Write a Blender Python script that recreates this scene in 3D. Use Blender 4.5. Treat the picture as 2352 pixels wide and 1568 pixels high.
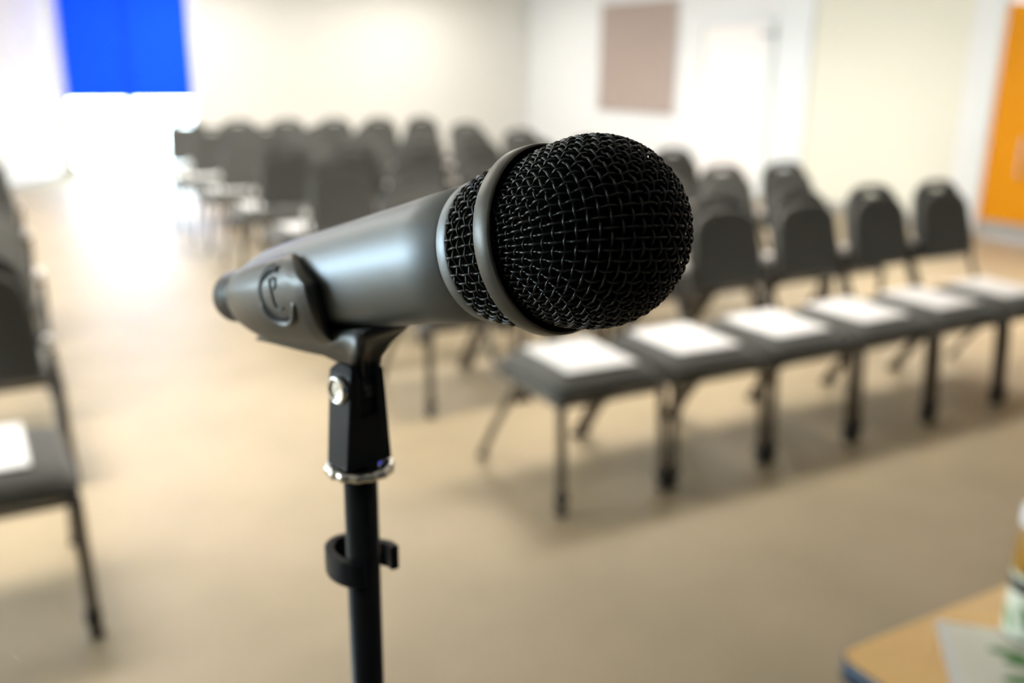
import bpy, bmesh, math, random
from mathutils import Vector, Matrix
random.seed(7)
PI = math.pi
for o in list(bpy.data.objects): bpy.data.objects.remove(o)
SC = bpy.context.scene
COL = SC.collection

# ------------------------------------------------------------------ camera
CAM_H, PITCH, YAW, ROLL, FPX = 1.52, 0.28575, 0.5221, 0.012755, 2151.6
ce, se, cp, sp, cr, sr = math.cos(YAW), math.sin(YAW), math.cos(PITCH), math.sin(PITCH), math.cos(ROLL), math.sin(ROLL)
right0, fwd, up0 = Vector((ce, -se, 0)), Vector((cp*se, cp*ce, -sp)), Vector((sp*se, sp*ce, cp))
c_right = right0*cr + up0*sr
c_up = up0*cr - right0*sr
cam_data = bpy.data.cameras.new('camera'); cam = bpy.data.objects.new('camera', cam_data); COL.objects.link(cam)
R3 = Matrix((c_right, c_up, -fwd)).transposed()
cam.matrix_world = Matrix.Translation((0, 0, CAM_H)) @ R3.to_4x4()
cam_data.sensor_width = 36.0
cam_data.lens = 36.0*FPX/2352
cam_data.clip_start = 0.02
cam_data.dof.use_dof = True
cam_data.dof.focus_distance = 0.243
cam_data.dof.aperture_fstop = 7.2
cam_data.dof.aperture_blades = 0
SC.camera = cam

# ------------------------------------------------------------------ colour management, sky
SC.view_settings.view_transform = 'Standard'
SC.view_settings.look = 'None'
SC.view_settings.gamma = 1.0
SC.view_settings.use_curve_mapping = False
SC.view_settings.exposure = 0.50
world = bpy.data.worlds.new('overcast_sky'); SC.world = world
world.use_nodes = True
bg = world.node_tree.nodes['Background']
bg.inputs['Color'].default_value = (0.74, 0.88, 1.0, 1)
bg.inputs['Strength'].default_value = 20.0

def portal(name, loc, direction, sx, sy):
    l = bpy.data.lights.new(name, 'AREA'); l.shape = 'RECTANGLE'; l.size = sx; l.size_y = sy
    l.cycles.is_portal = True
    o = bpy.data.objects.new(name, l); COL.objects.link(o); o.location = loc
    o.rotation_euler = Vector(direction).to_track_quat('-Z', 'Y').to_euler()
    return o
ROOM_X0, ROOM_X1, ROOM_Y0, ROOM_Y1, CEIL = -6.0, 8.4, -6.0, 14.17, 3.0
portal('rear_window_daylight', (2.06, ROOM_Y1+0.12, 1.33), (0, -1, 0), 1.7, 2.5)
LEFT_WINDOWS = (4.4, 7.6)
for k, y in enumerate(LEFT_WINDOWS):
    portal('side_window_daylight', (ROOM_X0-0.12, y, 1.65), (1, 0, 0), 2.2, 1.9)
def lamp(name, loc, sx, sy, power, colour):
    l = bpy.data.lights.new(name, 'AREA'); l.shape = 'RECTANGLE'; l.size = sx; l.size_y = sy
    l.energy = power; l.color = colour; l.spread = math.radians(95 if loc[1] < 5 else 150 if loc[1] < 12 else 180)      # spread narrowed over the front rows to keep the near floor dim
    o = bpy.data.objects.new(name, l); COL.objects.link(o); o.location = loc
    return o
LAMP_SPOTS = [(x, y) for x in (-3.6, -0.4, 2.8, 6.0) for y in (3.8, 6.8, 9.6, 12.6) if not (y > 12 and x < 0) and not (y > 9 and x < -3)]  # added out-of-view panels, spaced for overall room brightness
LAMP_POWER = {3.8: 31, 6.8: 33, 9.6: 38, 12.6: 31}
LAMP_Z = 2.66
for (x, y) in LAMP_SPOTS:
    lamp('added_panel_light', (x, y, LAMP_Z-0.035), 1.15, 0.55, LAMP_POWER[y], (1.0, 0.94, 0.85))
    up = lamp('added_panel_uplight', (x, y, LAMP_Z+0.012), 1.15, 0.55, LAMP_POWER[y]*0.5, (1.0, 0.94, 0.85)); up.rotation_euler = (PI, 0, 0); up.data.spread = PI  # upward light added to brighten the ceiling

# ------------------------------------------------------------------ helpers
def mat(name, col, rough=0.5, metal=0.0, spec=0.5, noise=None, bump=None, sheen=0.0, trans=0.0, coat=0.0, emit=None, alpha=1.0):
    m = bpy.data.materials.new(name); m.use_nodes = True
    nt = m.node_tree; b = nt.nodes['Principled BSDF']
    b.inputs['Base Color'].default_value = (*col, 1)
    b.inputs['Roughness'].default_value = rough
    b.inputs['Metallic'].default_value = metal
    b.inputs['Specular IOR Level'].default_value = spec
    b.inputs['Sheen Weight'].default_value = sheen
    b.inputs['Transmission Weight'].default_value = trans
    b.inputs['Coat Weight'].default_value = coat
    if emit:
        b.inputs['Emission Color'].default_value = (*emit[:3], 1); b.inputs['Emission Strength'].default_value = emit[3]
    tc = nt.nodes.new('ShaderNodeTexCoord')
    if noise:   # (scale, second colour, detail)
        n = nt.nodes.new('ShaderNodeTexNoise'); n.inputs['Scale'].default_value = noise[0]; n.inputs['Detail'].default_value = noise[2]
        r = nt.nodes.new('ShaderNodeValToRGB')
        r.color_ramp.elements[0].position = 0.35; r.color_ramp.elements[1].position = 0.65
        r.color_ramp.elements[0].color = (*col, 1); r.color_ramp.elements[1].color = (*noise[1], 1)
        nt.links.new(tc.outputs['Object'], n.inputs['Vector']); nt.links.new(n.outputs['Fac'], r.inputs['Fac'])
        nt.links.new(r.outputs['Color'], b.inputs['Base Color'])
    if bump:    # (scale, strength, distance)
        n2 = nt.nodes.new('ShaderNodeTexNoise'); n2.inputs['Scale'].default_value = bump[0]; n2.inputs['Detail'].default_value = 3
        bp = nt.nodes.new('ShaderNodeBump'); bp.inputs['Strength'].default_value = bump[1]; bp.inputs['Distance'].default_value = bump[2]
        nt.links.new(tc.outputs['Object'], n2.inputs['Vector']); nt.links.new(n2.outputs['Fac'], bp.inputs['Height'])
        nt.links.new(bp.outputs['Normal'], b.inputs['Normal'])
    return m

def link(name, me, m, parent=None, smooth=True, loc=None):
    o = bpy.data.objects.new(name, me); COL.objects.link(o)
    if m: me.materials.append(m)
    if smooth:
        for p in me.polygons: p.use_smooth = True
    if parent: o.parent = parent
    if loc: o.location = loc
    return o
def obj(name, bm, m, parent=None, smooth=True, loc=None, recalc=True):
    if recalc: bmesh.ops.recalc_face_normals(bm, faces=bm.faces)
    me = bpy.data.meshes.new(name); bm.to_mesh(me); bm.free()
    return link(name, me, m, parent, smooth, loc)
def pyobj(name, vs, fs, m, parent=None, smooth=True):
    me = bpy.data.meshes.new(name); me.from_pydata([tuple(v) for v in vs], [], fs); me.update()
    return link(name, me, m, parent, smooth)
def empty(name, label, cat, loc=(0, 0, 0), group=None, mw=None):
    o = bpy.data.objects.new(name, None); COL.objects.link(o)
    o.empty_display_size = 0.05
    if mw is not None: o.matrix_world = mw
    else: o.location = loc
    o['label'] = label; o['category'] = cat
    if group: o['group'] = group
    return o
def tag(o, label, cat, group=None):
    o['label'] = label; o['category'] = cat
    if group: o['group'] = group
    return o
def struct(o): o['kind'] = 'structure'; return o

def rbox(bm, c, s, r=0.0, seg=3, M=None):
    res = bmesh.ops.create_cube(bm, size=1.0)
    vs = res['verts']
    bmesh.ops.scale(bm, vec=s, verts=vs)
    if r > 0:
        es = list({e for v in vs for e in v.link_edges})
        g = bmesh.ops.bevel(bm, geom=es, offset=r, segments=seg, profile=0.5, affect='EDGES')
        vs = list({v for v in g['verts']} | {v for v in vs if v.is_valid})
    bmesh.ops.translate(bm, vec=c, verts=vs)
    if M is not None: bmesh.ops.transform(bm, matrix=M, verts=vs)
    return vs
def box_obj(name, c, s, m, parent=None, r=0.0, seg=3, smooth=False, M=None):
    bm = bmesh.new(); rbox(bm, c, s, r, seg, M); return obj(name, bm, m, parent, smooth)

def sweep(vs, fs, pts, rad, n=8, flat=None, caps=True):
    """tube through pts; rad number or list; flat=(a,b) elliptical factors"""
    pts = [Vector(p) for p in pts]; N = len(pts)
    base = len(vs); prev = None
    for i, p in enumerate(pts):
        t = (pts[min(i+1, N-1)]-pts[max(i-1, 0)]).normalized()
        if prev is None:
            a = Vector((0, 0, 1)) if abs(t.z) < 0.9 else Vector((1, 0, 0))
            u = t.cross(a).normalized()
        else:
            u = (prev - t*prev.dot(t)).normalized()
        prev = u; w = t.cross(u)
        r = rad[i] if isinstance(rad, (list, tuple)) else rad
        fa, fb = flat if flat else (1, 1)
        for k in range(n):
            ph = 2*PI*k/n
            vs.append(p + u*(r*fa*math.cos(ph)) + w*(r*fb*math.sin(ph)))
    for i in range(N-1):
        for k in range(n):
            a = base+i*n+k; b = base+i*n+(k+1) % n
            fs.append((a, b, b+n, a+n))
    if caps:
        fs.append(tuple(base+k for k in reversed(range(n))))
        fs.append(tuple(base+(N-1)*n+k for k in range(n)))
def tube_obj(name, pts, rad, m, parent=None, n=10, flat=None):
    vs, fs = [], []; sweep(vs, fs, pts, rad, n, flat); return pyobj(name, vs, fs, m, parent)
def smooth_path(P, k=6):
    P = [Vector(p) for p in P]; out = []
    for i in range(len(P)-1):
        p0, p1, p2, p3 = P[max(i-1, 0)], P[i], P[i+1], P[min(i+2, len(P)-1)]
        for j in range(k):
            t = j/k
            out.append(0.5*((2*p1)+(p2-p0)*t+(2*p0-5*p1+4*p2-p3)*t*t+(3*p1-p0-3*p2+p3)*t**3))
    out.append(P[-1]); return out
def lathe(prof, n=96, closed=False):
    """prof = [(z, r)]; axis z"""
    vs, fs = [], []
    for (z, r) in prof:
        for k in range(n):
            ph = 2*PI*k/n; vs.append(Vector((r*math.cos(ph), r*math.sin(ph), z)))
    M = len(prof)
    for i in range(M if closed else M-1):
        for k in range(n):
            a = i*n+k; b = i*n+(k+1) % n; j = (i+1) % M
            fs.append((a, b, j*n+(k+1) % n, j*n+k))
    return vs, fs
def lathe_obj(name, prof, m, parent=None, n=96, closed=False):
    vs, fs = lathe(prof, n, closed); o = pyobj(name, vs, fs, m, parent)
    bm = bmesh.new(); bm.from_mesh(o.data); bmesh.ops.remove_doubles(bm, verts=bm.verts, dist=1e-6)
    bmesh.ops.recalc_face_normals(bm, faces=bm.faces); bm.to_mesh(o.data); bm.free()
    for p in o.data.polygons: p.use_smooth = True
    return o
def prism(bm, outline, y0, y1, M=None):
    """outline in (x,z), extruded along y"""
    a = [bm.verts.new((x, y0, z)) for x, z in outline]; b = [bm.verts.new((x, y1, z)) for x, z in outline]
    n = len(outline)
    bm.faces.new(a); bm.faces.new(list(reversed(b)))
    for i in range(n): bm.faces.new((a[i], b[i], b[(i+1) % n], a[(i+1) % n]))
    if M is not None: bmesh.ops.transform(bm, matrix=M, verts=a+b)
    return a+b
def plate_with_hole(name, outer, inner, half, bev):
    """2D curve -> mesh in the xz plane, thickness along y; returns a mesh"""
    cu = bpy.data.curves.new(name, 'CURVE'); cu.dimensions = '2D'; cu.fill_mode = 'BOTH'
    cu.extrude = half; cu.bevel_depth = bev; cu.bevel_resolution = 3
    for pts in (outer, inner):
        if not pts: continue
        s = cu.splines.new('POLY'); s.points.add(len(pts)-1)
        for i, (x, z) in enumerate(pts): s.points[i].co = (x, z, 0, 1)
        s.use_cyclic_u = True
    o = bpy.data.objects.new(name, cu); COL.objects.link(o)
    dg = bpy.context.evaluated_depsgraph_get()
    me = bpy.data.meshes.new_from_object(o.evaluated_get(dg))
    bpy.data.objects.remove(o); bpy.data.curves.remove(cu)
    me.transform(Matrix.Rotation(PI/2, 4, 'X'))
    return me

# ------------------------------------------------------------------ materials
M_carpet = mat('beige_carpet', (0.350, 0.277, 0.178), 0.46, spec=0.5, noise=(2.2, (0.300, 0.240, 0.152), 6), bump=(336.000, 0.280, 0.003))
M_wall = mat('cream_wall', (0.713, 0.713, 0.687), 0.8)
M_wall_w = mat('white_wall', (0.75, 0.76, 0.77), 0.8)
M_wall_y = mat('pale_yellow_wall', (0.731, 0.722, 0.626), 0.8)
M_front = mat('blue_grey_wall', (0.07, 0.13, 0.20), 0.8)  # unseen wall, coloured dark and bluish for a dim, cool fill
M_ceil = mat('ceiling_white', (0.748, 0.748, 0.731), 0.85)
M_skirt = mat('grey_skirting', (0.340, 0.332, 0.315), 0.6)
M_trim = mat('white_gloss_paint', (0.720, 0.756, 0.765), 0.35)
M_board = mat('mauve_felt', (0.391, 0.315, 0.281), 0.95, noise=(60, (0.365, 0.293, 0.264), 4))
M_orange = mat('orange_laminate', (0.697, 0.272, 0.000), 0.5, spec=0.15)
M_glass = bpy.data.materials.new('window_glass'); M_glass.use_nodes = True
_nt = M_glass.node_tree; _nt.nodes.remove(_nt.nodes['Principled BSDF'])
_t = _nt.nodes.new('ShaderNodeBsdfTransparent'); _g = _nt.nodes.new('ShaderNodeBsdfGlossy'); _g.inputs['Roughness'].default_value = 0.02
_mx = _nt.nodes.new('ShaderNodeMixShader'); _mx.inputs['Fac'].default_value = 0.05
_t.inputs['Color'].default_value = (0.95, 0.98, 0.97, 1)
_nt.links.new(_t.outputs[0], _mx.inputs[1]); _nt.links.new(_g.outputs[0], _mx.inputs[2]); _nt.links.new(_mx.outputs[0], _nt.nodes['Material Output'].inputs[0])
M_blind = bpy.data.materials.new('blue_blind_fabric'); M_blind.use_nodes = True
_nt = M_blind.node_tree; _nt.nodes.remove(_nt.nodes['Principled BSDF'])
_d = _nt.nodes.new('ShaderNodeBsdfDiffuse'); _d.inputs['Color'].default_value = (0.02, 0.14, 0.80, 1)
_t = _nt.nodes.new('ShaderNodeBsdfTranslucent'); _t.inputs['Color'].default_value = (0.0, 0.09, 0.80, 1)
_mx = _nt.nodes.new('ShaderNodeMixShader'); _mx.inputs['Fac'].default_value = 0.5
_nt.links.new(_d.outputs[0], _mx.inputs[1]); _nt.links.new(_t.outputs[0], _mx.inputs[2]); _nt.links.new(_mx.outputs[0], _nt.nodes['Material Output'].inputs[0])
M_alu = mat('grey_aluminium', (0.55, 0.56, 0.57), 0.35, metal=0.6)
M_ground = mat('pale_paving', (0.7, 0.68, 0.64), 0.9)
M_fabric = mat('charcoal_fabric', (0.056, 0.056, 0.050), 0.9, noise=(300, (0.075, 0.074, 0.066), 2), bump=(738.000, 0.246, 0.002), sheen=0.22)
M_shell = mat('charcoal_shell', (0.051, 0.051, 0.048), 0.6)
M_tube = mat('bronze_black_tube', (0.077, 0.063, 0.047), 0.25, metal=0.5, coat=0.4)
M_glint = mat('pale_bend_glint', (0.779, 0.750, 0.731), 0.35)  # pale colour stands in for a highlight on the tube bend
M_rubber = mat('black_rubber', (0.012, 0.012, 0.012), 0.7)
M_paper = mat('white_paper', (0.774, 0.766, 0.774), 0.7)
M_wire = mat('black_painted_wire', (0.005, 0.007, 0.009), 0.30, spec=0.55, bump=(2125.000, 0.128, 0.000))
M_foam = mat('black_foam', (0.003, 0.003, 0.003), 1.0, spec=0.05)
M_body = mat('gunmetal_paint', (0.225, 0.245, 0.268), 0.47, metal=0.92, bump=(5280.000, 0.106, 0.000))
M_collar = mat('dark_satin_ring', (0.104, 0.102, 0.096), 0.36, metal=0.55)
M_clip = mat('grey_black_plastic', (0.024, 0.026, 0.029), 0.38, spec=0.9)
M_blackp = mat('black_plastic', (0.005, 0.008, 0.014), 0.40, spec=0.25)
M_pole = mat('black_powder_coat', (0.004, 0.006, 0.010), 0.33, spec=0.22)
M_chrome = mat('chrome', (0.80, 0.79, 0.76), 0.16, metal=1.0)
M_beech = mat('orange_beech', (0.95, 0.60, 0.22), 0.25, noise=(5, (0.90, 0.54, 0.18), 5), coat=0.5)
M_edge = mat('navy_edging', (0.012, 0.035, 0.08), 0.4)
M_steel = mat('grey_table_leg', (0.35, 0.35, 0.36), 0.4, metal=0.6)
M_label = mat('cream_label', (0.72, 0.75, 0.62), 0.6)
M_green = mat('green_print', (0.12, 0.28, 0.10), 0.6)
M_blackband = mat('black_band', (0.008, 0.008, 0.006), 0.5)
M_cap = mat('white_cap', (0.85, 0.86, 0.88), 0.4)
M_bottle = mat('clear_glass', (0.95, 0.98, 0.95), 0.03, trans=1.0)
M_bottle.node_tree.nodes['Principled BSDF'].inputs['IOR'].default_value = 1.3
M_amber = mat('amber_drink', (0.75, 0.40, 0.05), 0.15, trans=0.35)

# ------------------------------------------------------------------ room
box_i = lambda n, x0, x1, y0, y1, z0, z1, m, p=None, r=0.0: box_obj(n, ((x0+x1)/2, (y0+y1)/2, (z0+z1)/2), (x1-x0, y1-y0, z1-z0), m, p, r)
struct(box_i('floor', ROOM_X0-0.2, ROOM_X1+0.2, ROOM_Y0-0.2, ROOM_Y1+0.2, -0.1, 0, M_carpet))
struct(box_i('ceiling', ROOM_X0-0.2, ROOM_X1+0.2, ROOM_Y0-0.2, ROOM_Y1+0.2, CEIL, CEIL+0.1, M_ceil))
def wall_boxes(name, boxes, m):
    bm = bmesh.new()
    for (x0, x1, y0, y1, z0, z1) in boxes:
        rbox(bm, ((x0+x1)/2, (y0+y1)/2, (z0+z1)/2), (x1-x0, y1-y0, z1-z0))
    return struct(obj(name, bm, m, None, False))
T = 0.2
WX0, WX1, WZ0, WZ1 = 1.21, 2.92, 0.07, 2.6
Y1 = ROOM_Y1
wall_boxes('wall_back', [(1.0, WX0, Y1, Y1+T, 0, CEIL), (WX1, ROOM_X1+T, Y1, Y1+T, 0, CEIL), (WX0, WX1, Y1, Y1+T, 0, WZ0), (WX0, WX1, Y1, Y1+T, WZ1, CEIL)], M_wall)
wall_boxes('wall_right', [(ROOM_X1, ROOM_X1+T, 7.9, Y1, 0, CEIL)], M_wall_w)
wall_boxes('wall_right_yellow', [(ROOM_X1, ROOM_X1+T, 5.95, 7.9, 0, CEIL)], M_wall_y).name = 'wall_right_middle'
wall_boxes('wall_right_near', [(ROOM_X1, ROOM_X1+T, 5.62, 5.95, 0, CEIL), (ROOM_X1, ROOM_X1+T, 3.6, 5.62, 2.14, CEIL), (ROOM_X1, ROOM_X1+T, ROOM_Y0-T, 3.6, 0, CEIL)], M_wall_w)
wall_boxes('wall_front', [(ROOM_X0-T, ROOM_X1+T, ROOM_Y0-T, ROOM_Y0, 0, CEIL)], M_front)
lb = []; yprev = ROOM_Y0
for y in LEFT_WINDOWS:
    lb += [(ROOM_X0-T, ROOM_X0, yprev, y-1.1, 0, CEIL), (ROOM_X0-T, ROOM_X0, y-1.1, y+1.1, 0, 0.7), (ROOM_X0-T, ROOM_X0, y-1.1, y+1.1, 2.6, CEIL)]
    yprev = y+1.1
lb.append((ROOM_X0-T, ROOM_X0, yprev, 10.6, 0, CEIL))
wall_boxes('wall_left', lb, M_wall)
# angled wall piece left of the rear window
ax0, ay0, ax1, ay1 = -1.2, 10.35, 1.1, 14.17
bm = bmesh.new()
L = math.hypot(ax1-ax0, ay1-ay0); ang = math.atan2(ay1-ay0, ax1-ax0)
rbox(bm, (L/2, 0.1, CEIL/2), (L+0.1, 0.2, CEIL), M=Matrix.Translation((ax0, ay0, 0)) @ Matrix.Rotation(ang, 4, 'Z'))
struct(obj('wall_left_angled', bm, M_wall, None, False))
wall_boxes('wall_left_rear', [(ROOM_X0-T, ax0+0.1, ay0, ay0+T, 0, CEIL)], M_wall)
# skirtings
struct(box_i('baseboard_back', 1.1, ROOM_X1, Y1-0.015, Y1, 0, 0.065, M_skirt))
struct(box_i('baseboard_right', ROOM_X1-0.015, ROOM_X1, 9.86, Y1-0.015, 0, 0.10, M_skirt))
struct(box_i('baseboard_right_middle', ROOM_X1-0.015, ROOM_X1, 5.7, 7.9, 0, 0.10, M_skirt))
bm = bmesh.new(); rbox(bm, (L/2, -0.0075, 0.03), (L, 0.015, 0.06), M=Matrix.Translation((ax0, ay0, 0)) @ Matrix.Rotation(ang, 4, 'Z'))
struct(obj('baseboard_left', bm, M_skirt, None, False))
# outside ground
struct(box_i('ground_outside', -30, 30, Y1+T+0.02, 45, -0.3, -0.05, M_ground))

def window(name, x0, x1, z0, z1, yc, axis, mull):
    root = empty(name, 'glazed window opening', 'window'); del root['label']; del root['category']; root['kind'] = 'structure'
    def P(a0, a1, z0_, z1_, d0, d1):
        return (a0, a1, d0, d1, z0_, z1_) if axis == 'x' else (d0, d1, a0, a1, z0_, z1_)
    bm = bmesh.new()
    fr = 0.05
    parts = [P(x0, x1, z0, z0+fr, yc-0.03, yc+0.03), P(x0, x1, z1-fr, z1, yc-0.03, yc+0.03), P(x0, x0+fr, z0+fr, z1-fr, yc-0.03, yc+0.03), P(x1-fr, x1, z0+fr, z1-fr, yc-0.03, yc+0.03)]
    for xm, w in mull: parts.append(P(xm-w/2, xm+w/2, z0+fr, z1-fr, yc-0.03, yc+0.03))
    for b in parts: rbox(bm, ((b[0]+b[1])/2, (b[2]+b[3])/2, (b[4]+b[5])/2), (b[1]-b[0], b[3]-b[2], b[5]-b[4]), 0.004, 1)
    obj('window_frame', bm, M_trim, root, False)
    xs = [x0+fr]+[q for xm, w in mull for q in (xm-w/2, xm+w/2)]+[x1-fr]
    for i in range(0, len(xs), 2):
        b = P(xs[i], xs[i+1], z0+fr, z1-fr, yc-0.004, yc+0.004)
        box_i('glass_pane', *b, M_glass, root)
    return root
window('window_1', WX0, WX1, WZ0, WZ1, Y1+0.035, 'x', [(2.03, 0.10)])
for k, y in enumerate(LEFT_WINDOWS):
    window('window_%d' % (k+2), y-1.1, y+1.1, 0.7, 2.6, ROOM_X0-0.10, 'y', [(y, 0.06)])
# roller blind
rb = empty('roller_blind', 'saturated blue roller blind pulled halfway down the rear window', 'blind', (2.06, Y1-0.025, 2.5))
bm = bmesh.new(); rbox(bm, (0, 0.0, -0.735), (1.62, 0.003, 1.47)); obj('blind_fabric', bm, M_blind, rb, False)
tube_obj('roller_tube', [(-0.82, 0, 0.02), (0.82, 0, 0.02)], 0.025, M_alu, rb, 16)
bm = bmesh.new(); rbox(bm, (0, 0.0, -1.475), (1.62, 0.012, 0.02), 0.003, 2); obj('bottom_bar', bm, mat('blue_bottom_bar', (0.0, 0.12, 0.75), 0.5), rb, False)

# notice board on the right wall
nb = empty('notice_board', 'grey-mauve felt notice board hanging on the white side wall', 'notice board', (ROOM_X1, 11.15, 0.9))
bm = bmesh.new(); rbox(bm, (-0.0125, 0, 0.76), (0.025, 1.74, 1.47)); obj('felt_panel', bm, M_board, nb, False)
bm = bmesh.new()
for c, s in (((-0.016, 0, 0.012), (0.032, 1.80, 0.024)), ((-0.016, 0, 1.508), (0.032, 1.80, 0.024)), ((-0.016, -0.888, 0.76), (0.032, 0.024, 1.47)), ((-0.016, 0.888, 0.76), (0.032, 0.024, 1.47))):
    rbox(bm, c, s, 0.003, 1)
obj('board_frame', bm, M_alu, nb, False)

# white door with closer and lever in the right wall
d1 = empty('door_1', '', ''); del d1['label']; del d1['category']; d1['kind'] = 'structure'
d1.location = (ROOM_X1, 9.15, 0)
bm = bmesh.new(); rbox(bm, (-0.02, 0, 1.02), (0.04, 1.10, 2.04), 0.003, 1); obj('door_leaf', bm, mat('white_door_paint', (0.84, 0.81, 0.80), 0.4), d1, False)
bm = bmesh.new()
for c, s in (((-0.03, -0.62, 1.06), (0.06, 0.13, 2.12)), ((-0.03, 0.615, 1.06), (0.06, 0.12, 2.12)), ((-0.03, 0, 2.095), (0.06, 1.10, 0.09))): rbox(bm, c, s, 0.004, 1)
obj('door_frame', bm, M_trim, d1, False)
bm = bmesh.new(); rbox(bm, (-0.06, -0.44, 1.0), (0.012, 0.05, 0.16), 0.004, 2); hh = obj('handle_plate', bm, M_alu, d1, False)
hh.location.x = 0.014
tube_obj('door_handle', smooth_path([(-0.045, -0.44, 1.0), (-0.10, -0.44, 1.0), (-0.105, -0.43, 1.0), (-0.105, -0.32, 1.0)]), 0.009, M_alu, d1)
bm = bmesh.new(); rbox(bm, (-0.085, -0.60, 1.92), (0.05, 0.20, 0.07), 0.008, 2); obj('door_closer', bm, mat('grey_closer', (0.5, 0.52, 0.5), 0.4, metal=0.4), d1, False)
struct(box_i('trim_1', ROOM_X1-0.03, ROOM_X1, 7.9, 8.45, 0, CEIL, M_trim))

# orange door, nearest opening on the right
d2 = empty('door_2', '', ''); del d2['label']; del d2['category']; d2['kind'] = 'structure'
d2.location = (ROOM_X1, 4.61, 0)
for s in (-1, 1):
    bm = bmesh.new(); rbox(bm, (0.03, s*0.502, 1.07), (0.04, 0.996, 2.13), 0.002, 1); lf = obj('door_leaf', bm, M_orange, d2, False)
    bm = bmesh.new(); rbox(bm, (0.008, s*0.502, 0.085), (0.004, 0.98, 0.15)); obj('kick_plate', bm, M_skirt, d2, False)
    bm = bmesh.new()
    vs, fs = [], []
    sweep(vs, fs, smooth_path([(0.01, s*0.62, 0.60), (-0.05, s*0.62, 0.61), (-0.055, s*0.62, 0.65), (-0.055, s*0.62, 0.90), (-0.05, s*0.62, 0.94), (0.01, s*0.62, 0.95)]), 0.014, 10)
    pyobj('pull_handle', vs, fs, M_chrome, d2)
struct(box_i('trim_2', ROOM_X1-0.04, ROOM_X1+0.001, 5.62, 5.74, 0, 2.2, M_trim))
# unseen hanging panels, added to light the room
lp0 = None
NAMES = ['over the front row', 'over the middle rows', 'over the rear rows', 'by the rear wall']
for i, (x, y) in enumerate(LAMP_SPOTS):
    lab = 'added unseen flat white hanging light panel %s, %s row of panels' % (NAMES[[3.8, 6.8, 9.6, 12.6].index(y)], {-3.6: 'far left', -0.4: 'left', 2.8: 'middle', 6.0: 'right'}[x])
    if lp0 is None:
        lp0 = empty('added_ceiling_light', lab, 'ceiling light', (x, y, LAMP_Z), 'added unseen light panels')
        bm = bmesh.new()
        for c, s in (((0, 0.29, -0.015), (1.22, 0.03, 0.03)), ((0, -0.29, -0.015), (1.22, 0.03, 0.03)), ((0.595, 0, -0.015), (0.03, 0.55, 0.03)), ((-0.595, 0, -0.015), (0.03, 0.55, 0.03))): rbox(bm, c, s)
        obj('lamp_frame', bm, M_trim, lp0, False)
        for sx in (-1, 1): tube_obj('suspension_rod', [(sx*0.5, 0.29, -0.002), (sx*0.5, 0.29, CEIL-LAMP_Z)], 0.003, M_trim, lp0, 8)
        bm = bmesh.new(); rbox(bm, (0, 0, -0.012), (1.16, 0.55, 0.01)); obj('diffuser', bm, mat('lit_diffuser', (0.9, 0.9, 0.9), 0.5, emit=(1, 0.95, 0.88, 3.0)), lp0, False)
    else:
        r = lp0.copy(); COL.objects.link(r); r.location = (x, y, LAMP_Z); r['label'] = lab
        for ch in list(lp0.children):
            c = ch.copy(); COL.objects.link(c); c.parent = r

# ------------------------------------------------------------------ chair
def back_outline(hw, z0, z1, sh, n=14, rb=0.025):
    """rounded-shoulder outline; sh = height of the arch"""
    pts = []
    for i in range(5):
        a = PI/2*i/4; pts.append((hw-rb+rb*math.sin(a), z0+rb-rb*math.cos(a)))
    hs = hw*0.95
    pts.append((hw*0.99, (z0+z1-sh)/2))
    for i in range(n+1):
        a = PI*i/n
        ca, sa = math.cos(a), math.sin(a)
        pts.append((hs*math.copysign(abs(ca)**0.80, ca), (z1-sh)+sh*abs(sa)**0.80))
    pts.append((-hw*0.99, (z0+z1-sh)/2))
    for i in range(5):
        a = PI/2*i/4; pts.append((-(hw-rb+rb*math.cos(a)), z0+rb-rb*math.sin(a)))
    return pts
LEAN = math.atan2(0.095, 0.38)
def lean_m(): return Matrix.Translation((0, 0.585, 0.585)) @ Matrix.Rotation(-LEAN, 4, 'X')
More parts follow.
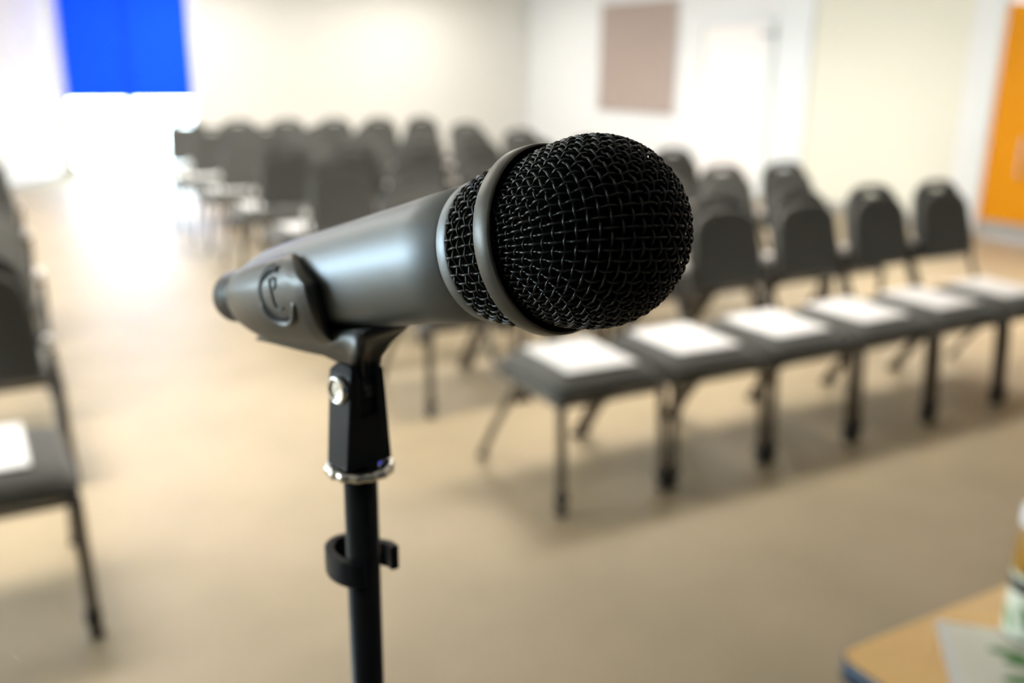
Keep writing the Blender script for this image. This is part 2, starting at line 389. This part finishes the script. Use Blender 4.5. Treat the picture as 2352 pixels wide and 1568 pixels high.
def make_chair():
    t = empty('banquet_chair', '', 'chair')
    # shell with hand slot
    outer = back_outline(0.195, 0.0, 0.400, 0.16)
    inner = [(0.068*math.cos(a)*1.0, 0.352+0.016*math.sin(a)+0.010*(1-(math.cos(a))**2)) for a in [2*PI*i/24 for i in range(24)]]
    me = plate_with_hole('back_shell', outer, inner, 0.006, 0.006)
    me.transform(lean_m()); link('back_shell', me, M_shell, t)
    pad = back_outline(0.184, 0.010, 0.332, 0.12)
    me = plate_with_hole('backrest', pad, None, 0.010, 0.012)
    me.transform(lean_m() @ Matrix.Translation((0, -0.032, 0))); link('backrest', me, M_fabric, t)
    # seat cushion with a dip and rolled front
    bm = bmesh.new(); nx, ny = 16, 16
    top = [[None]*(ny+1) for _ in range(nx+1)]; bot = [[None]*(ny+1) for _ in range(nx+1)]
    for i in range(nx+1):
        for j in range(ny+1):
            u, v = i/nx*2-1, j/ny*2-1
            w = 0.236-0.018*(v*0.5+0.5)
            r = 0.9
            x = w*u*(1-0.06*max(0, abs(v)-0.6)); y = 0.265+0.232*v
            e = max(abs(u), abs(v)); crown = 0.024*(1-abs(u)**4)*(1-abs(v)**4)
            edge = 0.022*(max(0, (e-0.82)/0.18))**2
            front = 0.018*max(0, (-v-0.6)/0.4)**2
            top[i][j] = bm.verts.new((x, y, 0.460+crown-edge-front))
            bot[i][j] = bm.verts.new((x*0.985, 0.265+(y-0.265)*0.985, 0.405))
    for i in range(nx):
        for j in range(ny):
            bm.faces.new((top[i][j], top[i+1][j], top[i+1][j+1], top[i][j+1]))
            bm.faces.new((bot[i][j], bot[i][j+1], bot[i+1][j+1], bot[i+1][j]))
    for i in range(nx):
        bm.faces.new((top[i][0], bot[i][0], bot[i+1][0], top[i+1][0])); bm.faces.new((top[i][ny], top[i+1][ny], bot[i+1][ny], bot[i][ny]))
        bm.faces.new((top[0][i], top[0][i+1], bot[0][i+1], bot[0][i])); bm.faces.new((top[nx][i], bot[nx][i], bot[nx][i+1], top[nx][i+1]))
    obj('seat', bm, M_fabric, t)
    # frame
    vs, fs = [], []
    for s in (-1, 1): sweep(vs, fs, smooth_path([(s*0.222, 0.03, 0.395), (s*0.222, 0.25, 0.395), (s*0.215, 0.50, 0.395)], 3), 0.011, 10)
    sweep(vs, fs, [(-0.222, 0.045, 0.39), (0.222, 0.045, 0.39)], 0.010, 8); sweep(vs, fs, [(-0.215, 0.46, 0.39), (0.215, 0.46, 0.39)], 0.010, 8)
    pyobj('seat_frame', vs, fs, M_tube, t)
    for s in (-1, 1):
        lg = tube_obj('leg', smooth_path([(s*0.218, 0.035, 0.40), (s*0.220, 0.022, 0.25), (s*0.226, 0.006, 0.02)]), [0.0175]*13, M_tube, t)
        bm = bmesh.new(); rbox(bm, (s*0.226, 0.005, 0.011), (0.038, 0.038, 0.022), 0.006, 2); rbox(bm, (s*0.222, 0.008, 0.060), (0.044, 0.044, 0.040), 0.010, 2); obj('foot_glide', bm, M_rubber, lg)
        lg = tube_obj('leg', smooth_path([(s*0.222, 0.30, 0.395), (s*0.224, 0.36, 0.34), (s*0.225, 0.50, 0.16), (s*0.226, 0.592, 0.02)]), 0.0155, M_tube, t)
        bm = bmesh.new(); rbox(bm, (s*0.226, 0.594, 0.011), (0.034, 0.034, 0.022), 0.006, 2); obj('foot_glide', bm, M_rubber, lg)
        tube_obj('back_post', smooth_path([(s*0.217, 0.42, 0.395), (s*0.224, 0.50, 0.43), (s*0.229, 0.565, 0.54), (s*0.232, 0.597, 0.64), (s*0.226, 0.606, 0.675), (s*0.205, 0.612, 0.695), (s*0.16, 0.622, 0.70)]), 0.0125, M_tube, t)
        bm = bmesh.new(); bmesh.ops.create_uvsphere(bm, u_segments=16, v_segments=10, radius=0.020, matrix=Matrix.Translation((s*0.2265, 0.601, 0.684)) @ Matrix.Diagonal((1, 1.1, 1.3, 1))); obj('bend_glint', bm, M_glint, t)  # added pale knob in place of a glint on the bend
    return t
ORD = ['front', 'second', 'third', 'fourth', 'fifth', 'sixth', 'rearmost']
ORC = ['first', 'second', 'third', 'fourth', 'fifth', 'sixth']
chair0 = make_chair(); first = True
CH_Y0, ROWP, PITCHX, X0R, X0L = 2.508, 1.083, 0.50, 1.879, -0.088
def dup(root, loc, rz):
    r = root.copy(); COL.objects.link(r); r.location = loc; r.rotation_euler = (0, 0, rz)
    for ch in list(root.children):
        c = ch.copy(); COL.objects.link(c); c.parent = r
        for g in ch.children:
            d = g.copy(); COL.objects.link(d); d.parent = c
    return r
paper0 = None
def paper(x, y, rz, label, group):
    global paper0
    if paper0 is None:
        bm = bmesh.new(); n = 6
        rbox(bm, (0, 0, 0), (0.297, 0.35, 0.0024))
        paper0 = obj('handout', bm, M_paper, None, False); p = paper0
    else:
        p = paper0.copy(); COL.objects.link(p)
    p.location = (x, y, 0.4875); p.rotation_euler = (0, 0, rz)
    tag(p, label, 'paper', group)
def place(x, y, label, group):
    global first
    rz = random.uniform(-0.003, 0.003)
    if first: c = chair0; c.location = (x, y, 0); c.rotation_euler = (0, 0, rz); first = False
    else: c = dup(chair0, (x, y, 0), rz)
    c['label'] = label; c['group'] = group
for r in range(7):
    y = CH_Y0+ROWP*r
    for c in range(6):
        x = X0R+PITCHX*c
        place(x, y, 'charcoal banquet chair right of the aisle, %s row, %s from the aisle' % (ORD[r], ORC[c]), 'charcoal banquet chairs in rows')
        if r == 0 or c == 0:
            paper(x+0.01, y+0.275, random.uniform(-0.05, 0.05), 'white handout on the %s-row seat right of the aisle, %s from the aisle' % (ORD[r], ORC[c]), 'white handouts on the seats')
for r in range(4):
    y = CH_Y0+ROWP*r
    place(X0L+(0, 0.05, 0.065, 0.085)[r], y, 'charcoal banquet chair left of the aisle at the picture edge, %s row' % ORD[r], 'charcoal banquet chairs in rows')
    if r < 2: paper(X0L-0.025+0.07*r, y+0.29, 0.01, 'white handout on the %s-row seat left of the aisle' % ORD[r], 'white handouts on the seats')

# ------------------------------------------------------------------ microphone
def P(v):   # camera-frame metres (right, up, forward) -> world, used once to set out the microphone and stand
    return Vector((0, 0, CAM_H)) + c_right*v[0] + c_up*v[1] + fwd*v[2]
def D(v): return (c_right*v[0] + c_up*v[1] + fwd*v[2])
Cb = P((0.0222, 0.0292, 0.2502))
ax = D((0.6962, 0.0536, -0.7159)).normalized()
upw = Vector((0, 0, 1)); yv = (upw - ax*upw.dot(ax)).normalized(); xv = yv.cross(ax)   # x,y,z right handed
FM = Matrix((xv, yv, ax)).transposed().to_4x4(); FM.translation = Cb
# x points to the far or near side?
NEAR = 1 if xv.dot(-fwd) > 0 else -1
mic = empty('microphone', 'black wire-headed handheld microphone with gunmetal body held in a stand clip', 'microphone', mw=FM)
RB = 0.0255
D1, R1c, D2, DS, RS, D4, R4 = -0.0134, 0.0267, -0.0196, -0.0362, 0.0216, -0.0413, 0.0210
def f_of(th): return 0.8*th+0.2*math.tanh(th)
def th_of(f):
    lo, hi = 0, 3.0
    for _ in range(30):
        m = (lo+hi)/2
        if f_of(m) < f: lo = m
        else: hi = m
    return (lo+hi)/2
TH_MAX = math.radians(90+37)
FMAX = f_of(TH_MAX)*RB
PW = 0.00262; WR = 0.00035; AMP = 0.00052; GROT = math.radians(-7)
def dome(u, v, h):
    r = math.hypot(u, v); ph = math.atan2(v, u)+GROT; th = th_of(r/RB)
    R = RB-0.0004+h
    if th > PI/2:
        z = -(th-PI/2)*RB; R = R-0.0022*(z/0.0165)**2
        return Vector((R*math.cos(ph), R*math.sin(ph), z))
    return Vector((R*math.sin(th)*math.cos(ph), R*math.sin(th)*math.sin(ph), R*math.cos(th)))
vs, fs = [], []
SUB = 6
PITCHES = (0.00262, 0.00286)      # spacing along u, spacing along v
for fam in (0, 1):
  PB, PW = PITCHES[1-fam], PITCHES[fam]
  K = int(FMAX/PB)+1
  if True:
    for j in range(-K, K+1):
        b = (j+0.35)*PB
        if abs(b) >= FMAX*0.995: continue
        ext = math.sqrt(FMAX**2-b*b); nS = int(ext/PW*SUB)
        pts = []
        for k in range(-nS, nS+1):
            a = k*PW/SUB
            ph = PI*(a/PW-0.35)
            sgn = (1 if j % 2 == 0 else -1)*(1 if fam == 0 else -1)
            h = AMP*sgn*math.cos(ph)
            h = max(-AMP, min(AMP, h*1.25))
            pts.append(dome(a, b, h) if fam == 0 else dome(b, a, h))
        if len(pts) > 3: sweep(vs, fs, pts, WR, 7)
pyobj('grille', vs, fs, M_wire, mic)
# foam inside the ball
lathe_obj('foam_lining', [((RB-0.0018)*math.cos(t), max(1e-5, (RB-0.0018)*math.sin(t))) for t in [PI/2*i/30 for i in range(31)]]+[(-0.008, RB-0.0023), (-0.0165, RB-0.0042), (-0.0168, RB-0.001)], M_foam, mic, 64)
# lower woven band
vs, fs = [], []
NW = 56; zs0, zs1 = D2+0.0008, DS-0.0010
def band(z, ph, h):
    t = (z-zs0)/(zs1-zs0); r = 0.0240+(0.0214-0.0240)*t-0.0002+h+0.0006*math.sin(PI*t)
    return Vector((r*math.cos(ph), r*math.sin(ph), z))
NRW = 6
for i in range(NW):
    pts = []
    for k in range(NRW*6+1):
        q = k/6.0; z = zs0+(zs1-zs0)*q/NRW
        pts.append(band(z, 2*PI*i/NW, 0.00042*math.cos(PI*(q-0.5))*(1 if i % 2 else -1)))
    sweep(vs, fs, pts, WR, 7)
for j in range(NRW):
    pts = []
    for k in range(NW*6+1):
        q = k/6.0; z = zs0+(zs1-zs0)*(j+0.5)/NRW
        pts.append(band(z, 2*PI*q/NW, 0.00042*math.cos(PI*q)*(1 if j % 2 == 0 else -1)))
    sweep(vs, fs, pts, WR, 7)
pyobj('lower_grille', vs, fs, M_wire, mic)
lathe_obj('inner_sleeve', [(D2, 0.0222), (DS-0.001, 0.0198)], M_foam, mic, 64)
# collar band
e = 0.0006
lathe_obj('collar_band', [(D1, R1c-0.0008), (D1+0.0001, R1c-e), (D1-e*0.4, R1c-e*0.3), (D1-e, R1c), (D1-0.0030, R1c+0.0001), (D2+e, R1c), (D2+e*0.4, R1c-e*0.3), (D2, R1c-e), (D2, R1c-0.0030), (D2+0.001, R1c-0.0030), (D2+0.001, R1c-0.0010)], M_collar, mic, 128, closed=True)
lathe_obj('collar_lining', [(D1-0.0004, R1c-0.0009), (D1-0.0030, R1c-0.0012), (D1-0.0034, R1c-0.0040), (D2+0.0006, R1c-0.0040), (D2+0.0006, R1c-0.0012)], M_foam, mic, 96, closed=True)
lathe_obj('trim_ring', [(DS, 0.0196), (DS, RS-0.0008), (DS-0.0003, RS-0.0002), (DS-0.0010, RS), (D4+0.0006, R4+0.0003), (D4+0.0002, R4+0.0001), (D4, R4-0.0005), (D4, 0.0190)], M_body, mic, 128)
prof = [(D4-0.0002, 0.0190), (D4-0.0002, R4-0.0004), (D4-0.0005, R4), (-0.060, 0.0204), (-0.085, 0.0194), (-0.110, 0.0184), (-0.140, 0.0173), (-0.160, 0.0160), (-0.170, 0.0140), (-0.178, 0.0118), (-0.1785, 0.0105)]
lathe_obj('handle', prof, M_body, mic, 128)
lathe_obj('tail_socket', [(-0.1780, 0.0106), (-0.1785, 0.0108), (-0.197, 0.0106), (-0.1985, 0.0100), (-0.1985, 0.0080), (-0.195, 0.0078), (-0.195, 1e-5)], M_blackp, mic, 96)

# ------------------------------------------------------------------ stand
PA = P((-0.0561, -0.0510, 0.347))          # a point on the pole axis
px_, py_ = PA.x, PA.y; tz = PA.z
stand = empty('microphone_stand', 'black microphone stand with swivel clip and chrome lock ring in the foreground', 'microphone stand', (px_, py_, 0))
def SL(z): return z     # stand-local height = world height
zb = tz+0.0075          # bottom of swivel mount
lathe_obj('upper_tube', [(0.62, 1e-5), (0.62, 0.0063), (zb+0.002, 0.0063), (zb+0.002, 1e-5)], M_pole, stand, 48)
lathe_obj('lower_tube', [(0.03, 0.0105), (0.66, 0.0105), (0.664, 0.0095), (0.664, 0.0062)], M_pole, stand, 48)
lathe_obj('tube_clutch', [(0.635, 0.0108), (0.637, 0.0165), (0.655, 0.0170), (0.690, 0.0150), (0.693, 0.0120), (0.693, 0.0064)], M_blackp, stand, 32)
lathe_obj('round_base', [(0.0, 1e-5), (0.0, 0.150), (0.006, 0.155), (0.014, 0.152), (0.024, 0.130), (0.032, 0.04), (0.040, 0.018), (0.040, 0.0106)], M_pole, stand, 96)
# knurled chrome ring
vs, fs = [], []; n = 144; prof = [(-0.0018, 0.92), (-0.0013, 1.0), (0.0013, 1.0), (0.0018, 0.92), (0.0018, 0.45), (-0.0018, 0.45)]
for (z, k) in prof:
    for i in range(n):
        a = 2*PI*i/n
        R = 0.0128*k*(1-(0.055*(0.5+0.5*math.cos(14*a)) if k > 0.9 else 0)); vs.append(Vector((R*math.cos(a), R*math.sin(a), z+zb-0.0022)))
for j in range(len(prof)):
    for i in range(n):
        a, b = j*n+i, j*n+(i+1) % n; j2 = (j+1) % len(prof); fs.append((a, b, j2*n+(i+1) % n, j2*n+i))
pyobj('lock_ring', vs, fs, M_chrome, stand, True)
# swivel mount: frame with m (mic direction) and h (hinge, toward the near side)
m_h = Vector((ax.x, ax.y, 0)).normalized(); h_h = Vector((m_h.y, -m_h.x, 0))
if h_h.dot(-fwd) < 0: h_h = -h_h
SF = Matrix(((m_h.x, h_h.x, 0), (m_h.y, h_h.y, 0), (0, 0, 1))).to_4x4()     # local (m,h,z) -> stand local
zt_ = zb+0.0385; zs_ = zb+0.019
def hw_(z): return 0.0102-0.0030*(z-zb)/(zt_-zb)
bm = bmesh.new(); ht, hb, sl, MW = hw_(zt_), hw_(zb), 0.0037, 0.0062
prof = [(-hb, zb), (hb, zb), (ht, zt_-0.003), (ht-0.002, zt_), (sl, zt_), (sl, zs_), (-sl, zs_), (-sl, zt_), (-ht+0.002, zt_), (-ht, zt_-0.003)]
A_ = [bm.verts.new(SF @ Vector((-MW, h, z))) for h, z in prof]; B_ = [bm.verts.new(SF @ Vector((MW, h, z))) for h, z in prof]
bm.faces.new(A_); bm.faces.new(list(reversed(B_)))
for i in range(len(prof)): bm.faces.new((A_[i], B_[i], B_[(i+1) % len(prof)], A_[(i+1) % len(prof)]))
top_e = [e_ for e_ in bm.edges if min(v.co.z for v in e_.verts) > zt_-1e-5 and abs((e_.verts[0].co-e_.verts[1].co).dot(m_h)) < 1e-5]
bmesh.ops.bevel(bm, geom=top_e, offset=0.0040, segments=5, profile=0.5, affect='EDGES')
rbox(bm, (0, 0, (zs_+zt_)/2-0.003), (0.0090, 0.0078, zt_-zs_-0.004), M=SF)
mount = obj('swivel_mount', bm, M_blackp, stand, False)
bv = mount.modifiers.new('soft_edges', 'BEVEL'); bv.width = 0.0007; bv.segments = 3; bv.limit_method = 'ANGLE'; bv.angle_limit = math.radians(40)
# pivot screw on the near face
zp = zb+0.0295
scr = []
vs, fs = lathe([(0, 1e-5), (0.0005, 0.0028), (0.0005, 0.0033), (0.0016, 0.0040), (0.0016, 0.0048), (0.0002, 0.0053), (-0.0008, 0.0053)], 40)
Ms = Matrix((m_h, Vector((0, 0, 1)), h_h)).transposed().to_4x4()
Ms.translation = h_h*(hw_(zp)+0.0002)+Vector((0, 0, zp))
me = bpy.data.meshes.new('pivot_screw'); me.from_pydata([tuple(Ms @ v) for v in vs], [], fs); so = link('pivot_screw', me, M_chrome, mount)
# clip holder (sleeve + fin); built in the microphone frame then moved to stand-local
TL = Matrix.Translation((-px_, -py_, 0)) @ FM
clip_profile = [(-0.092, 0.0247), (-0.104, 0.0246), (-0.118, 0.0242), (-0.132, 0.0235), (-0.146, 0.0226), (-0.156, 0.0214), (-0.166, 0.0196), (-0.174, 0.0170), (-0.180, 0.0140), (-0.183, 0.0118)]
def prof_r(d):
    for (a, ra), (b, rb_) in zip(clip_profile, clip_profile[1:]):
        if b <= d <= a: return ra+(rb_-ra)*(a-d)/(a-b)
    return clip_profile[0][1] if d > clip_profile[0][0] else clip_profile[-1][1]
def inner_r(d):
    hp = [(-0.0, 0.0212), (-0.085, 0.0196), (-0.110, 0.0186), (-0.140, 0.0175), (-0.160, 0.0162), (-0.170, 0.0142), (-0.178, 0.0120), (-0.19, 0.0109)]
    for (a, ra), (b, rb_) in zip(hp, hp[1:]):
        if b <= d <= a: return ra+(rb_-ra)*(a-d)/(a-b)+0.0001
    return 0.0132
A0, A1 = math.radians(56), math.radians(304); NA, ND = 72, 26
def dfront(ph):     # ph measured from the top, ph=90deg is the near side
    c = math.cos(ph)
    return -0.1055-0.026*max(0, c)-0.015*max(0, -c)**2.2
def pt(ph, d, r): return TL @ Vector((NEAR*r*math.sin(ph), r*math.cos(ph), d))
RECD = -0.1275; VOFF = -0.0015
bm = bmesh.new(); O = []; I = []
for i in range(NA+1):
    ph = A0+(A1-A0)*i/NA; ro, ri = [], []
    for j in range(ND+1):
        t = j/ND; d = dfront(ph)*(1-t)+(-0.1825)*t
        rr = prof_r(d)
        ed = min((ph-A0), (A1-ph)); k = min(1, ed/0.5); rr = inner_r(d)+(rr-inner_r(d))*(0.45+0.55*k**0.7)
        if t < 0.04: rr -= 0.0006
        ro.append(bm.verts.new(pt(ph, d, rr))); ri.append(bm.verts.new(pt(ph, d, inner_r(d)+ (0.0006 if t < 0.04 else 0))))
    O.append(ro); I.append(ri)
for i in range(NA):
    for j in range(ND):
        bm.faces.new((O[i][j], O[i+1][j], O[i+1][j+1], O[i][j+1])); bm.faces.new((I[i][j], I[i][j+1], I[i+1][j+1], I[i+1][j]))
    bm.faces.new((O[i][0], I[i][0], I[i+1][0], O[i+1][0])); bm.faces.new((O[i][ND], O[i+1][ND], I[i+1][ND], I[i][ND]))
for j in range(ND):
    bm.faces.new((O[0][j], O[0][j+1], I[0][j+1], I[0][j])); bm.faces.new((O[NA][j], I[NA][j], I[NA][j+1], O[NA][j+1]))
holder = obj('clip_sleeve', bm, M_clip, stand)
# fin below the sleeve down to the pivot
fin = [(-0.0965, -0.0195), (-0.1010, -0.0225), (-0.1070, -0.0255), (-0.1115, -0.0295), (-0.1135, -0.0345), (-0.1140, -0.0400), (-0.1150, -0.0440), (-0.1190, -0.0460), (-0.1230, -0.0435), (-0.1232, -0.0390), (-0.1205, -0.0335), (-0.1245, -0.0300), (-0.1330, -0.0270), (-0.1430, -0.0248), (-0.1680, -0.0175), (-0.160, -0.0150), (-0.100, -0.0180)]
bm = bmesh.new(); n = len(fin)
def fw(y): # half thickness grows towards the sleeve
    t = max(0, min(1, (y+0.034)/0.016)); return 0.0033+0.0095*t*t
a = [bm.verts.new(TL @ Vector((-fw(y), y, d))) for d, y in fin]; b = [bm.verts.new(TL @ Vector((fw(y), y, d))) for d, y in fin]
bm.faces.new(a); bm.faces.new(list(reversed(b)))
for i in range(n): bm.faces.new((a[i], b[i], b[(i+1) % n], a[(i+1) % n]))
bmesh.ops.bevel(bm, geom=[e_ for e_ in bm.edges], offset=0.0007, segments=2, affect='EDGES')
obj('clip_stem', bm, M_clip, stand)
# round emblem on the near side of the sleeve: raised crescent lip and a dark crescent for the recess shade
def on_side(u, v, h):   # u along axis (forward +), v up, h outwards
    u, v = u*1.22, v*1.22+VOFF; d = RECD+u; R = prof_r(d); ph = PI/2-v/R
    return pt(ph, d, R+h)
vs, fs = [], []
n = 48
def ring_mesh(name, spans, rr, hh, m, par):
    vs, fs = [], []
    for k in range(n+1):
        a = spans[0]+(spans[1]-spans[0])*k/n; fade = math.sin(PI*k/n)**0.5
        for (r_, h_) in zip(rr, hh):
            vs.append(on_side(r_*math.cos(a), r_*math.sin(a), h_*fade-(0.0004 if h_ == 0 else 0)))
    w = len(rr)
    for k in range(n):
        for q in range(w-1): fs.append((k*w+q, k*w+q+1, (k+1)*w+q+1, (k+1)*w+q))
    o = pyobj(name, vs, fs, m, par); return o
ring_mesh('emblem_lip', (math.radians(-170), math.radians(-20)), [0.0084, 0.0088, 0.0096, 0.0104, 0.0108], [0, 0.0012, 0.0018, 0.0012, 0], M_clip, holder)
ring_mesh('emblem_shade', (math.radians(75), math.radians(290)), [0.0066, 0.0072, 0.0080, 0.0088, 0.0092], [0, 0.00025, 0.0004, 0.00025, 0], mat('recess_shade_black', (0.004, 0.006, 0.01), 0.6), holder)  # thin black strip paints the shaded edge of the recess
vs, fs = [], []
for stroke in ([(-0.0010, 0.0042), (0.0008, 0.0048), (0.0022, 0.0036), (0.0016, 0.0020), (-0.0002, 0.0014)], [(-0.0012, 0.0044), (-0.0010, 0.0), (-0.0012, -0.0040)], [(-0.0012, -0.0040), (0.0006, -0.0046), (0.0030, -0.0042)]):
    sweep(vs, fs, [on_side(u, v, 0.0001) for u, v in [(p.x, p.y) for p in smooth_path([(q[0], q[1], 0) for q in stroke], 5)]], 0.0004, 6)
pyobj('emblem_mark', vs, fs, M_clip, holder)
# cable clip on the upper tube
def band_obj(name, path, th, z0, z1, m, parent):
    """path: plan points (m,h); band of thickness th"""
    P2 = [Vector((p[0], p[1])) for p in path]
    S = [Vector((p.x, p.y)) for p in smooth_path([(q.x, q.y, 0) for q in P2], 8)]
    vs, fs = [], []; N = len(S)
    for i, p in enumerate(S):
        t = (S[min(i+1, N-1)]-S[max(i-1, 0)]).normalized(); nn = Vector((-t.y, t.x))
        for (o_, z) in ((-th/2, z0+0.0004), (-th/2+0.0004, z0), (th/2-0.0004, z0), (th/2, z0+0.0004), (th/2, z1-0.0004), (th/2-0.0004, z1), (-th/2+0.0004, z1), (-th/2, z1-0.0004)):
            q = p+nn*o_; vs.append(Vector((0, 0, z)) + c2r*q.x + c2f*q.y)
    for i in range(N-1):
        for k in range(8): a_ = i*8+k; b_ = i*8+(k+1) % 8; fs.append((a_, b_, b_+8, a_+8))
    fs.append(tuple(range(7, -1, -1))); fs.append(tuple((N-1)*8+k for k in range(8)))
    return pyobj(name, vs, fs, m, parent, False)
c2r = right0.copy(); c2f = Vector((se, ce, 0))
zc = tz-0.0352
# plan coordinates: x to picture right, y away from camera
band_obj('cable_clip', [(0.0112, 0.0050), (0.0090, 0.0078), (0.0040, 0.0100), (-0.0030, 0.0125), (-0.0085, 0.0138), (-0.0128, 0.0110), (-0.0140, 0.0055), (-0.0115, -0.0010), (-0.0070, -0.0058), (-0.0020, -0.0080), (0.0020, -0.0078)], 0.0036, zc-0.0050, zc+0.0050, M_blackp, stand)

# ------------------------------------------------------------------ table, brochure, bottle
TZ = 0.72
tb = empty('table', 'light beech table corner with navy edging at the lower right', 'table', (1.75, 0.30, 0))
bm = bmesh.new()
def rrect(hx, hy, r, n=8):
    pts = []
    for cx, cy, a0 in ((hx-r, hy-r, 0), (-hx+r, hy-r, PI/2), (-hx+r, -hy+r, PI), (hx-r, -hy+r, 1.5*PI)):
        for i in range(n+1): a = a0+PI/2*i/n; pts.append((cx+r*math.cos(a), cy+r*math.sin(a)))
    return pts
def slab(bm, pts, z0, z1):
    a = [bm.verts.new((x, y, z0)) for x, y in pts]; b = [bm.verts.new((x, y, z1)) for x, y in pts]; n = len(pts)
    bm.faces.new(list(reversed(a))); bm.faces.new(b)
    for i in range(n): bm.faces.new((a[i], a[(i+1) % n], b[(i+1) % n], b[i]))
slab(bm, rrect(0.765, 0.472, 0.03), TZ-0.028, TZ); obj('table_top', bm, M_beech, tb, False)
# edging: ring
bm = bmesh.new(); o_ = rrect(0.7675, 0.4745, 0.032); i_ = rrect(0.765, 0.472, 0.03); n = len(o_)
va = [[bm.verts.new((x, y, z)) for x, y in q] for q, z in ((i_, TZ-0.034), (o_, TZ-0.033), (o_, TZ-0.002), (i_, TZ+0.0003))]
for k in range(4):
    for i in range(n): bm.faces.new((va[k][i], va[k][(i+1) % n], va[(k+1) % 4][(i+1) % n], va[(k+1) % 4][i]))
obj('edging', bm, M_edge, tb)
for sx in (-1, 1):
    for sy in (-1, 1): tube_obj('leg', [(sx*0.68, sy*0.40, 0.0), (sx*0.68, sy*0.40, TZ-0.028)], 0.02, M_steel, tb, 16)
def sheet(name, corner, ang, w, h, th, z, m, label, cat):
    """far-left corner, width to the right, height towards the camera"""
    bm = bmesh.new(); slab(bm, [(0, 0), (0, -h), (w, -h), (w, 0)], 0, th)
    o = obj(name, bm, m, None, False); o.location = (corner[0], corner[1], z); o.rotation_euler = (0, 0, ang); tag(o, label, cat); return o
sheet('paper_sheet', (1.184, 0.760), math.radians(-46), 0.21, 0.297, 0.0006, TZ+0.0009, M_paper, 'white paper sheet showing along the left edge of the ivory brochure on the table', 'paper')
br = sheet('brochure', (1.192, 0.748), math.radians(-46), 0.198, 0.285, 0.0010, TZ+0.0016, mat('ivory_paper', (0.82, 0.80, 0.72), 0.55), 'ivory brochure with green print lying on the beech table in front of the bottle', 'brochure')
vs, fs = [], []
for (cx, cy, a, b, r0) in ((0.075, -0.060, 0.026, 0.010, -0.1), (0.095, -0.080, 0.030, 0.012, 0.1), (0.085, -0.125, 0.03, 0.012, 0.2)):
    base = len(vs); n = 24
    for k in range(n):
        t = 2*PI*k/n; x, y = a*math.cos(t), b*math.sin(t); vs.append(Vector((cx+x*math.cos(r0)-y*math.sin(r0), cy+x*math.sin(r0)+y*math.cos(r0), 0.0012)))
    fs.append(tuple(base+k for k in range(n)))
pyobj('green_print', vs, fs, M_green, br, False)
bt = empty('drink_bottle', 'wide bottle with cream label, black band, amber upper part and white cap on the table', 'bottle', (1.265, 0.665, TZ+0.0030))
Rb = 0.034
lathe_obj('bottle_glass', [(0.0, 1e-5), (0.0, Rb-0.003), (0.003, Rb), (0.150, Rb), (0.168, Rb-0.003), (0.176, Rb-0.009), (0.180, Rb-0.011), (0.190, Rb-0.011), (0.190, 1e-5)], M_bottle, bt, 64)
lathe_obj('drink', [(0.004, 1e-5), (0.004, Rb-0.003), (0.150, Rb-0.002), (0.166, Rb-0.005), (0.174, Rb-0.011), (0.174, 1e-5)], M_amber, bt, 48)
lathe_obj('label_wrap', [(0.006, Rb+0.0002), (0.080, Rb+0.0002)], M_label, bt, 64)
lathe_obj('black_band', [(0.0790, Rb+0.0005), (0.098, Rb+0.0005)], M_blackband, bt, 64)
lathe_obj('pale_band', [(0.0982, Rb+0.0003), (0.106, Rb+0.0003)], M_label, bt, 64)
lathe_obj('bottle_cap', [(0.176, Rb-0.007), (0.178, Rb-0.002), (0.180, Rb), (0.204, Rb-0.0005), (0.209, Rb-0.004), (0.211, 1e-5)], M_cap, bt, 48)
vs, fs = [], []
for (a0, z0, sa, sz) in ((3.5, 0.045, 0.35, 0.013), (2.7, 0.035, 0.3, 0.012), (4.3, 0.04, 0.35, 0.014), (5.2, 0.045, 0.35, 0.013)):
    base = len(vs); n = 20
    for k in range(n):
        t = 2*PI*k/n; a = a0+sa*math.cos(t); z = z0+sz*math.sin(t)-0.012*math.cos(t)
        vs.append(Vector(((Rb+0.0006)*math.cos(a), (Rb+0.0006)*math.sin(a), z)))
    vs.append(Vector(((Rb+0.0006)*math.cos(a0), (Rb+0.0006)*math.sin(a0), z0)))
    for k in range(n): fs.append((base+k, base+(k+1) % n, base+n))
pyobj('label_print', vs, fs, M_green, bt, False)
